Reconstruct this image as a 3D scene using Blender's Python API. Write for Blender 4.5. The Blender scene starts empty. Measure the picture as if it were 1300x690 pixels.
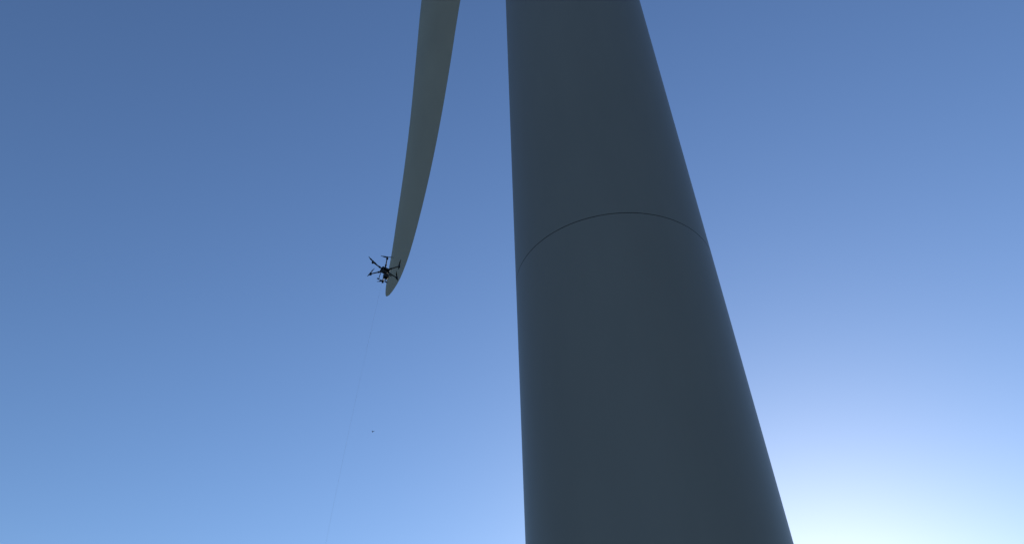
import bpy, bmesh, math, random
from mathutils import Vector, Matrix
random.seed(4)
scene=bpy.context.scene
TX,TY=0.0,13.1

# ---------------------------------------------------------------- materials
def mat(name,col,rough=0.5,metal=0.0,var=0.0,scale=2.0,bump=0.0,bscale=40.0,col2=None,spec=0.5,stretch=(1,1,1)):
    m=bpy.data.materials.new(name); m.use_nodes=True
    nt=m.node_tree; b=nt.nodes["Principled BSDF"]
    b.inputs["Base Color"].default_value=(*col,1); b.inputs["Roughness"].default_value=rough
    b.inputs["Metallic"].default_value=metal; b.inputs["Specular IOR Level"].default_value=spec
    tc=nt.nodes.new("ShaderNodeTexCoord"); mp=nt.nodes.new("ShaderNodeMapping")
    mp.inputs["Scale"].default_value=stretch
    nt.links.new(tc.outputs["Object"],mp.inputs["Vector"])
    if var>0 or col2:
        n=nt.nodes.new("ShaderNodeTexNoise"); n.inputs["Scale"].default_value=scale; n.inputs["Detail"].default_value=8
        n.inputs["Roughness"].default_value=0.6
        nt.links.new(mp.outputs[0],n.inputs["Vector"])
        r=nt.nodes.new("ShaderNodeValToRGB")
        r.color_ramp.elements[0].position=0.3; r.color_ramp.elements[1].position=0.7
        c2=col2 or tuple(c*(1-var) for c in col)
        r.color_ramp.elements[0].color=(*c2,1); r.color_ramp.elements[1].color=(*col,1)
        nt.links.new(n.outputs["Fac"],r.inputs["Fac"]); nt.links.new(r.outputs["Color"],b.inputs["Base Color"])
    if bump>0:
        n2=nt.nodes.new("ShaderNodeTexNoise"); n2.inputs["Scale"].default_value=bscale; n2.inputs["Detail"].default_value=5
        nt.links.new(mp.outputs[0],n2.inputs["Vector"])
        bp=nt.nodes.new("ShaderNodeBump"); bp.inputs["Strength"].default_value=bump; bp.inputs["Distance"].default_value=0.02
        nt.links.new(n2.outputs["Fac"],bp.inputs["Height"]); nt.links.new(bp.outputs["Normal"],b.inputs["Normal"])
    return m
m_tower=mat("tower_paint",(0.190,0.178,0.160),0.45,var=0.07,scale=1.2,bump=0.06,bscale=0.8,stretch=(1,1,0.25),spec=0.33)  # base colour darker than real tower paint, with backlit shade put into it
m_gap=mat("seam_sealant",(0.12,0.12,0.115),0.9,col2=(0.006,0.007,0.008),scale=0.55)
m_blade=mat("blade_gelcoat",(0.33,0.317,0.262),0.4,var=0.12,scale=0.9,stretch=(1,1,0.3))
m_dark=mat("carbon_black",(0.014,0.014,0.016),0.5,var=0.3,scale=30)
m_grey=mat("drone_grey_plastic",(0.04,0.04,0.045),0.5,var=0.2,scale=20)
m_red=mat("drone_red_trim",(0.25,0.03,0.02),0.5,var=0.2,scale=20)
m_rope=mat("tether_cord",(0.22,0.24,0.27),0.8,var=0.2,scale=10)
m_nac=mat("nacelle_shell",(0.45,0.45,0.43),0.4,var=0.08)
m_grass=mat("grass_ground",(0.065,0.065,0.04),0.95,col2=(0.035,0.045,0.022),scale=0.35,bump=0.8,bscale=9)
m_gravel=mat("gravel",(0.16,0.15,0.135),0.95,col2=(0.08,0.076,0.07),scale=14,bump=1.0,bscale=30)
m_conc=mat("concrete",(0.30,0.29,0.27),0.9,var=0.25,scale=3,bump=0.3,bscale=20)
m_steel=mat("galvanised_steel",(0.35,0.36,0.37),0.45,0.8,var=0.15,scale=12)
m_bird=mat("bird_feathers",(0.03,0.028,0.025),0.8,var=0.3,scale=20)

# ---------------------------------------------------------------- helpers
def empty(name,loc):
    e=bpy.data.objects.new(name,None); e.location=loc; scene.collection.objects.link(e); return e
def obj(name,bm,mats,parent=None,smooth=True):
    me=bpy.data.meshes.new(name)
    bmesh.ops.recalc_face_normals(bm,faces=bm.faces)
    if smooth:
        for f in bm.faces: f.smooth=True
    bm.to_mesh(me); bm.free()
    o=bpy.data.objects.new(name,me)
    for m in (mats if isinstance(mats,list) else [mats]): me.materials.append(m)
    scene.collection.objects.link(o)
    if parent:
        o.parent=parent; o.matrix_parent_inverse=Matrix.Translation(-Vector(parent.location))
    return o
def box(bm,size,M,bev=0.0,mi=0):
    r=bmesh.ops.create_cube(bm,size=1.0,matrix=M@Matrix.Diagonal((*size,1)))
    vs=r["verts"]; fs=set(f for v in vs for f in v.link_faces)
    for f in fs: f.material_index=mi
    if bev>0:
        es=list(set(e for v in vs for e in v.link_edges))
        bmesh.ops.bevel(bm,geom=es,offset=bev,segments=3,affect='EDGES',profile=0.6)
def tube(bm,p0,p1,r0,r1=None,seg=16,mi=0):
    p0=Vector(p0);p1=Vector(p1); r1=r0 if r1 is None else r1
    d=p1-p0; q=d.to_track_quat('Z','Y').to_matrix().to_4x4()
    r=bmesh.ops.create_cone(bm,cap_ends=True,segments=seg,radius1=r0,radius2=r1,depth=d.length,
        matrix=Matrix.Translation((p0+p1)/2)@q)
    for f in set(f for v in r["verts"] for f in v.link_faces): f.material_index=mi

# ---------------------------------------------------------------- ground
bm=bmesh.new()
rings=[0,20,60,200,800,3000,9000]; seg=96; prev=[bm.verts.new((0,0,0))]
for k,R in enumerate(rings[1:]):
    cur=[]
    for i in range(seg):
        a=2*math.pi*i/seg; cur.append(bm.verts.new((R*math.cos(a),R*math.sin(a),0)))
    for i in range(seg):
        j=(i+1)%seg
        if len(prev)==1: bm.faces.new((prev[0],cur[i],cur[j]))
        else: bm.faces.new((prev[i],cur[i],cur[j],prev[j]))
    prev=cur
obj("ground",bm,m_grass)
bm=bmesh.new()
vs=[]
for i in range(120):
    a=2*math.pi*i/120; R=7.5+0.35*math.sin(5*a)+0.25*math.sin(11*a+1)
    vs.append(bm.verts.new((TX+R*math.cos(a),TY+R*math.sin(a),0.004)))
bm.faces.new(vs); obj("gravel_pad",bm,m_gravel,smooth=False)
bm=bmesh.new()
pts=[(7.0,14.0),(20,15),(40,12),(80,4),(160,-10),(400,-40)]
l=[];r=[]
for i,(x,y) in enumerate(pts):
    a=Vector(pts[max(i-1,0)]);b=Vector(pts[min(i+1,len(pts)-1)]); t=(b-a).normalized(); nn=Vector((-t.y,t.x))
    l.append(bm.verts.new((x+nn.x*2.2,y+nn.y*2.2,0.008))); r.append(bm.verts.new((x-nn.x*2.2,y-nn.y*2.2,0.008)))
for i in range(len(pts)-1): bm.faces.new((l[i],r[i],r[i+1],l[i+1]))
obj("gravel_road",bm,m_gravel,smooth=False)

# ---------------------------------------------------------------- wind turbine
wt=empty("wind_turbine",(TX,TY,0))
def rad(z): return 2.2*(1-(z-1.6)/187.0)
def lathe(bm,prof,seg,sharp=()):
    prev=None
    for k,(z,R,mi) in enumerate(prof):
        cur=[bm.verts.new((TX+R*math.cos(2*math.pi*i/seg),TY+R*math.sin(2*math.pi*i/seg),z)) for i in range(seg)]
        es=[bm.edges.new((cur[i],cur[(i+1)%seg])) for i in range(seg)]
        if k in sharp:
            for e in es: e.smooth=False
        if prev:
            for i in range(seg):
                j=(i+1)%seg
                f=bm.faces.new((prev[i],prev[j],cur[j],cur[i])); f.material_index=mi
        prev=cur
seams=[12.1,35.5,58.0]
prof=[(0.35,rad(0.35),0)]; sharp=[]
for s in seams:
    g=0.0075
    z0=prof[-1][0]
    for k in range(1,5):
        prof.append((z0+(s-0.3-z0)*k/4,rad(z0+(s-0.3-z0)*k/4),0))
    prof.append((s-g,rad(s-g),0)); sharp.append(len(prof)-1)
    prof.append((s-g+0.0005,rad(s)-0.015,1)); sharp.append(len(prof)-1)
    prof.append((s+g-0.0005,rad(s)-0.015,1)); sharp.append(len(prof)-1)
    prof.append((s+g,rad(s+g),1)); sharp.append(len(prof)-1)
    prof.append((s+0.3,rad(s+0.3),0))
prof+= [(66,rad(66),0),(77.6,rad(77.6),0)]
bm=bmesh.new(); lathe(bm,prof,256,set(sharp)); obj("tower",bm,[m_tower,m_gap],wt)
bm=bmesh.new()
lathe(bm,[(-0.3,3.2,0),(0.22,3.2,0),(0.28,3.14,0),(0.30,2.0,0)],96,{1,2}); obj("foundation",bm,m_conc,wt)
bm=bmesh.new(); lathe(bm,[(0.302,2.5,0),(0.36,2.5,0),(0.37,2.15,0)],96,{1}); 
for i in range(72):
    a=2*math.pi*i/72; x=TX+2.38*math.cos(a);y=TY+2.38*math.sin(a); tube(bm,(x,y,0.36),(x,y,0.46),0.025,seg=6)
obj("base_flange",bm,m_steel,wt,smooth=False)
# door + steps on the far side
bm=bmesh.new(); Rd=rad(2)
def door_pt(u,z,off): 
    a=math.radians(70)+u/Rd; R=rad(z)+off; return (TX+R*math.cos(a),TY+R*math.sin(a),z)
for (hw,zb,zt,off,mi) in ((0.52,1.0,3.25,0.05,0),(0.42,1.1,3.15,0.075,1)):
    outline=[]
    for k in range(13): 
        t=math.pi*k/12; outline.append((hw*math.cos(t),zt-hw+hw*math.sin(t)))
    for k in range(13):
        t=math.pi+math.pi*k/12; outline.append((hw*math.cos(t),zb+hw+hw*math.sin(t)))
    front=[bm.verts.new(door_pt(u,z,off)) for u,z in outline]; back=[bm.verts.new(door_pt(u,z,-0.02)) for u,z in outline]
    f=bm.faces.new(front); f.material_index=mi
    for k in range(len(front)):
        j=(k+1)%len(front); ff=bm.faces.new((front[k],front[j],back[j],back[k])); ff.material_index=mi
obj("door",bm,[m_steel,m_nac],wt,smooth=False)
bm=bmesh.new(); a=math.radians(70); A=Matrix.Translation((TX,TY,0))@Matrix.Rotation(a,4,'Z')
for k in range(5):
    box(bm,(0.26,1.0,0.04),A@Matrix.Translation((2.9+0.26*(4-k),0,0.2*(k+1))),0.005)
for sy in(-0.5,0.5):
    for x,z in((2.9,1.0),(3.9,0.2)):
        p=A@Vector((x,sy,z-0.2 if z>0.3 else 0.0)); q=A@Vector((x,sy,z+1.0)); tube(bm,p,q,0.02)
    tube(bm,A@Vector((2.9,sy,2.0)),A@Vector((3.9,sy,1.2)),0.02)
obj("access_steps",bm,m_steel,wt,smooth=False)

# blades
T=Vector((-9.0018,23.4582,21.4161)); HUB=Vector((-1.4,17.2,79.6))
sp=(HUB-T).normalized(); cd=Vector((0.93104,0.35524,-0.08343)); nd=sp.cross(cd)
#  s (from tip), left edge c, right edge c, thickness ratio
ST=[(0.0,-0.06,-0.02,0.10),(0.06,-0.09,0.05,0.12),(0.35,-0.13,0.19,0.14),(0.95,-0.15,0.38,0.15),(2.1,-0.15,0.57,0.16),(3.9,-0.20,0.73,0.16),
    (6.56,-0.28,0.88,0.17),(9.64,-0.43,0.97,0.18),(13.3,-0.68,1.00,0.18),(17.9,-1.0,0.99,0.19),
    (24,-1.25,1.10,0.21),(32,-1.42,1.38,0.24),(40,-1.5,1.75,0.28),(46,-1.42,2.1,0.36),(51,-1.25,1.6,0.55),(55,-1.15,1.2,0.9),(57.2,-1.12,1.12,1.0)]
def interp(s):
    for i in range(len(ST)-1):
        if s<=ST[i+1][0]:
            t=(s-ST[i][0])/(ST[i+1][0]-ST[i][0])
            a,b=ST[i],ST[i+1]
            res=[]
            for k in (1,2,3):
                def slope(j):
                    j0=max(j-1,0);j1=min(j+1,len(ST)-1)
                    return (ST[j1][k]-ST[j0][k])/(ST[j1][0]-ST[j0][0])
                h=b[0]-a[0]; m0=slope(i)*h; m1=slope(i+1)*h
                res.append((2*t**3-3*t**2+1)*a[k]+(t**3-2*t**2+t)*m0+(-2*t**3+3*t**2)*b[k]+(t**3-t**2)*m1)
            return res
    return ST[-1][1:]
svals=[0,0.03,0.06,0.1,0.16,0.25,0.35,0.5,0.7,0.95,1.3,1.7,2.1]+[2.1+55.1*((k/50)**1.1) for k in range(1,51)]
def blade(name,M):
    bm=bmesh.new(); prev=None; n=28
    for s in svals:
        l,r,t=interp(min(s,57.2)); ch=max(r-l,0.02)
        base=T+sp*s
        twist=math.radians(12)*max(0,(s-10)/47)**1.5
        blend=min(1,max(0,(s-44)/11)); 
        cur=[]
        for i in range(n):
            a=2*math.pi*i/n; x=0.5*(1-math.cos(a))
            sgn=1 if a<math.pi else -1
            yt=5*t*(0.2969*math.sqrt(x)-0.126*x-0.3516*x*x+0.2843*x**3-0.1015*x**4)+0.004*x
            ya=sgn*yt+0.03*4*x*(1-x)*(1-blend)
            yc=0.5*math.sin(a)
            y=ya*(1-blend)+yc*blend
            u=l+ch*x; w=y*ch
            uu=u*math.cos(twist)-w*math.sin(twist); ww=u*math.sin(twist)+w*math.cos(twist)
            cur.append(bm.verts.new(M@(base+cd*uu+nd*ww)))
        if prev:
            for i in range(n):
                j=(i+1)%n; bm.faces.new((prev[i],prev[j],cur[j],cur[i]))
        else: bm.faces.new(cur)
        prev=cur
    bm.faces.new(prev)
    return obj(name,bm,m_blade,wt)
ax=Vector((-0.3437,0.9349,0.0872)).normalized()
for k in range(3):
    M=Matrix.Translation(HUB)@Matrix.Rotation(math.radians(120*k),4,ax)@Matrix.Translation(-HUB)
    blade("blade_%d"%(k+1),M)
# spinner and nacelle
Q=Matrix.Translation(HUB)@ax.to_track_quat('X','Z').to_matrix().to_4x4()
bm=bmesh.new(); bmesh.ops.create_uvsphere(bm,u_segments=48,v_segments=24,radius=1.0,matrix=Q@Matrix.Translation((0.2,0,0))@Matrix.Diagonal((2.4,1.9,1.9,1)))
obj("hub_spinner",bm,m_nac,wt)
bm=bmesh.new(); box(bm,(10.5,3.5,3.5),Q@Matrix.Translation((-7.2,0,0.35)),0.7)
box(bm,(1.6,2.2,0.9),Q@Matrix.Translation((-10.6,0,2.4)),0.15); tube(bm,Q@Vector((-11.6,0.8,2)),Q@Vector((-11.6,0.8,3.6)),0.03)
obj("nacelle",bm,m_nac,wt,smooth=False)

# ---------------------------------------------------------------- inspection drone
D=Vector((-8.38,21.34,20.90))
dr=empty("hexacopter_drone",D)
DM=Matrix.Translation(D)@Matrix.Rotation(math.radians(-11),4,Vector((0.934,0.358,0)))@Matrix.Rotation(math.radians(44),4,'Z')@Matrix.Scale(1.10,4)
bm=bmesh.new()
box(bm,(0.30,0.20,0.05),DM@Matrix.Translation((0,0,0.0)),0.02)
box(bm,(0.24,0.15,0.07),DM@Matrix.Translation((0,0,0.07)),0.025)
box(bm,(0.20,0.11,0.09),DM@Matrix.Translation((-0.02,0,-0.085)),0.02,1)
obj("body",bm,[m_dark,m_grey],dr,False)
bma=bmesh.new(); bmm=bmesh.new(); bmp=bmesh.new()
PA=[0.9,2.2,1.6,0.3,2.7,1.2]
for k in range(6):
    a=math.radians(60*k+12); R=0.52
    c_,s_=math.cos(a),math.sin(a)
    e=Vector((R*c_,R*s_,0.03))
    tube(bma,DM@Vector((0.1*c_,0.1*s_,0)),DM@e,0.026,0.021)
    tube(bma,DM@Vector((0.2*c_,0.2*s_,0.005)),DM@Vector((0.25*c_,0.25*s_,0.01)),0.036)
    tube(bmm,DM@(e+Vector((0,0,-0.045))),DM@(e+Vector((0,0,0.055))),0.04)
    tube(bmm,DM@(e+Vector((0,0,0.055))),DM@(e+Vector((0,0,0.075))),0.028,0.01,mi=1)
    pa=PA[k]; zp=0.066
    for sg in (0,math.pi):
        prev=None
        for q in range(9):
            t=q/8; rr=0.02+0.20*t; ch=0.02+0.035*math.sin(math.pi*min(1,t*1.15+0.1))*(1-0.45*t)
            th=math.radians(28-20*t); P=e+Vector((0,0,zp+0.02*t*t))
            da=pa+sg+0.12*t; d1=Vector((math.cos(da),math.sin(da),0)); d2=Vector((-d1.y,d1.x,0))
            ring=[]
            for (u,w) in ((-.5,0),(0,.07),(.5,0),(0,-.07)):
                v=P+d1*rr+d2*(u*ch*math.cos(th)-w*ch*math.sin(th))+Vector((0,0,u*ch*math.sin(th)+w*ch*math.cos(th)))
                ring.append(bmp.verts.new(DM@v))
            if prev:
                for i in range(4): bmp.faces.new((prev[i],prev[(i+1)%4],ring[(i+1)%4],ring[i]))
            else: bmp.faces.new(ring)
            prev=ring
        bmp.faces.new(prev)
obj("arms",bma,m_dark,dr,False); obj("motors",bmm,[m_dark,m_red],dr,False); obj("propellers",bmp,m_dark,dr,False)
bm=bmesh.new()
for sy in(-1,1):
    for x in(-0.1,0.1):
        tube(bm,DM@Vector((x,0.09*sy,-0.02)),DM@Vector((x*1.3,0.16*sy,-0.36)),0.014)
    tube(bm,DM@Vector((-0.19,0.16*sy,-0.36)),DM@Vector((0.19,0.16*sy,-0.36)),0.015)
    for x in(-0.16,0.16): tube(bm,DM@Vector((x-0.03,0.16*sy,-0.36)),DM@Vector((x+0.03,0.16*sy,-0.36)),0.022)
obj("landing_gear",bm,m_dark,dr,False)
bm=bmesh.new()
tube(bm,DM@Vector((0.05,0,-0.05)),DM@Vector((0.05,0,-0.20)),0.03)
box(bm,(0.16,0.13,0.18),DM@Matrix.Translation((0.05,0,-0.27)),0.025)
tube(bm,DM@Vector((0.12,0,-0.26)),DM@Vector((0.17,0,-0.26)),0.04,0.036)
obj("camera_gimbal",bm,m_dark,dr,False)
bm=bmesh.new(); p0=D+Vector((-0.03,0,-0.15)); p1=Vector((-9.55,20.0,0.12)); prevp=None
for i in range(41):
    t=i/40; p=p0.lerp(p1,t)+Vector((-0.25,-0.1,0))*math.sin(math.pi*t)*(0.6)
    if prevp: tube(bm,prevp,p,0.0011,seg=6)
    prevp=p
obj("tether",bm,m_rope,dr,False)
bm=bmesh.new(); W=Matrix.Translation((-9.55,20,0))
tube(bm,W@Vector((-0.16,0,0.2)),W@Vector((0.16,0,0.2)),0.09,seg=24); 
for x in(-0.17,0.17): 
    tube(bm,W@Vector((x-0.008,0,0.2)),W@Vector((x+0.008,0,0.2)),0.17,seg=32); box(bm,(0.03,0.4,0.03),W@Matrix.Translation((x*1.25,0,0.015)),0.004)
    tube(bm,W@Vector((x*1.25,0.16,0.03)),W@Vector((x*1.25,0,0.2)),0.012); tube(bm,W@Vector((x*1.25,-0.16,0.03)),W@Vector((x*1.25,0,0.2)),0.012)
obj("tether_reel",bm,m_grey,None,False)

# ---------------------------------------------------------------- bird
B=Vector((-22.3,57.2,35.2))
bm=bmesh.new()
BM=Matrix.Translation(B)@Matrix.Rotation(math.radians(100),4,'Z')@Matrix.Rotation(math.radians(25),4,'X')@Matrix.Scale(0.85,4)
bmesh.ops.create_uvsphere(bm,u_segments=16,v_segments=10,radius=1,matrix=BM@Matrix.Diagonal((0.11,0.04,0.045,1)))
bmesh.ops.create_uvsphere(bm,u_segments=12,v_segments=8,radius=0.026,matrix=BM@Matrix.Translation((0.11,0,0.012)))
tube(bm,BM@Vector((0.13,0,0.01)),BM@Vector((0.165,0,0.005)),0.008,0.001,8)
def slab(pts,th=0.004):
    t=[bm.verts.new(BM@(Vector(p)+Vector((0,0,th)))) for p in pts]; b=[bm.verts.new(BM@(Vector(p)-Vector((0,0,th)))) for p in pts]
    bm.faces.new(t); bm.faces.new(b[::-1])
    for i in range(len(t)):
        j=(i+1)%len(t); bm.faces.new((t[i],t[j],b[j],b[i]))
slab([(-0.08,0.02,0),(-0.18,0.04,0),(-0.17,0,0),(-0.18,-0.04,0),(-0.08,-0.02,0)])
for s in(-1,1):
    slab([(0.06,0.02*s,0.01),(0.075,0.08*s,0.08),(-0.02,0.09*s,0.08),(-0.04,0.02*s,0.01)])
    slab([(0.075,0.08*s,0.08),(0.03,0.14*s,0.14),(-0.04,0.17*s,0.17),(-0.02,0.09*s,0.08)])
obj("bird",bm,m_bird,None,False)

# ---------------------------------------------------------------- light
EL,AZ=13.5,9.8
w=bpy.data.worlds.new("World"); scene.world=w; w.use_nodes=True
nt=w.node_tree; bg=nt.nodes["Background"]
sk=nt.nodes.new("ShaderNodeTexSky"); sk.sky_type='NISHITA'; sk.sun_disc=False
sk.sun_elevation=math.radians(EL); sk.sun_rotation=math.radians(AZ)
sk.air_density=1.0; sk.dust_density=0.22; sk.ozone_density=3.0; sk.altitude=100
hs=nt.nodes.new("ShaderNodeHueSaturation"); hs.inputs["Saturation"].default_value=1.06; hs.inputs["Hue"].default_value=0.508
nt.links.new(sk.outputs[0],hs.inputs["Color"])
nt.links.new(hs.outputs[0],bg.inputs[0]); bg.inputs[1].default_value=0.176
sd=Vector((math.sin(math.radians(AZ))*math.cos(math.radians(EL)),math.cos(math.radians(AZ))*math.cos(math.radians(EL)),math.sin(math.radians(EL))))
L=bpy.data.lights.new("sun","SUN"); L.energy=2.2; L.angle=math.radians(0.5); L.color=(1,0.93,0.82)
lo=bpy.data.objects.new("sun",L); lo.rotation_euler=sd.to_track_quat('Z','Y').to_euler(); lo.location=(0,0,120); scene.collection.objects.link(lo)

# ---------------------------------------------------------------- camera
N=Vector((0.9802,0.1529,0.1253)).normalized(); U=Vector((-0.0366,0.7632,-0.6451)); U=(U-N*U.dot(N)).normalized(); H=U.cross(N)
cam=bpy.data.cameras.new("camera"); cam.sensor_width=36; cam.lens=27.69; cam.clip_start=0.05; cam.clip_end=20000
co=bpy.data.objects.new("camera",cam)
co.matrix_world=Matrix.Translation((0,0,1.6))@Matrix((N,H,U)).to_4x4()
scene.collection.objects.link(co); scene.camera=co
scene.view_settings.view_transform='Standard'; scene.view_settings.look='None'; scene.view_settings.exposure=0; scene.view_settings.gamma=1
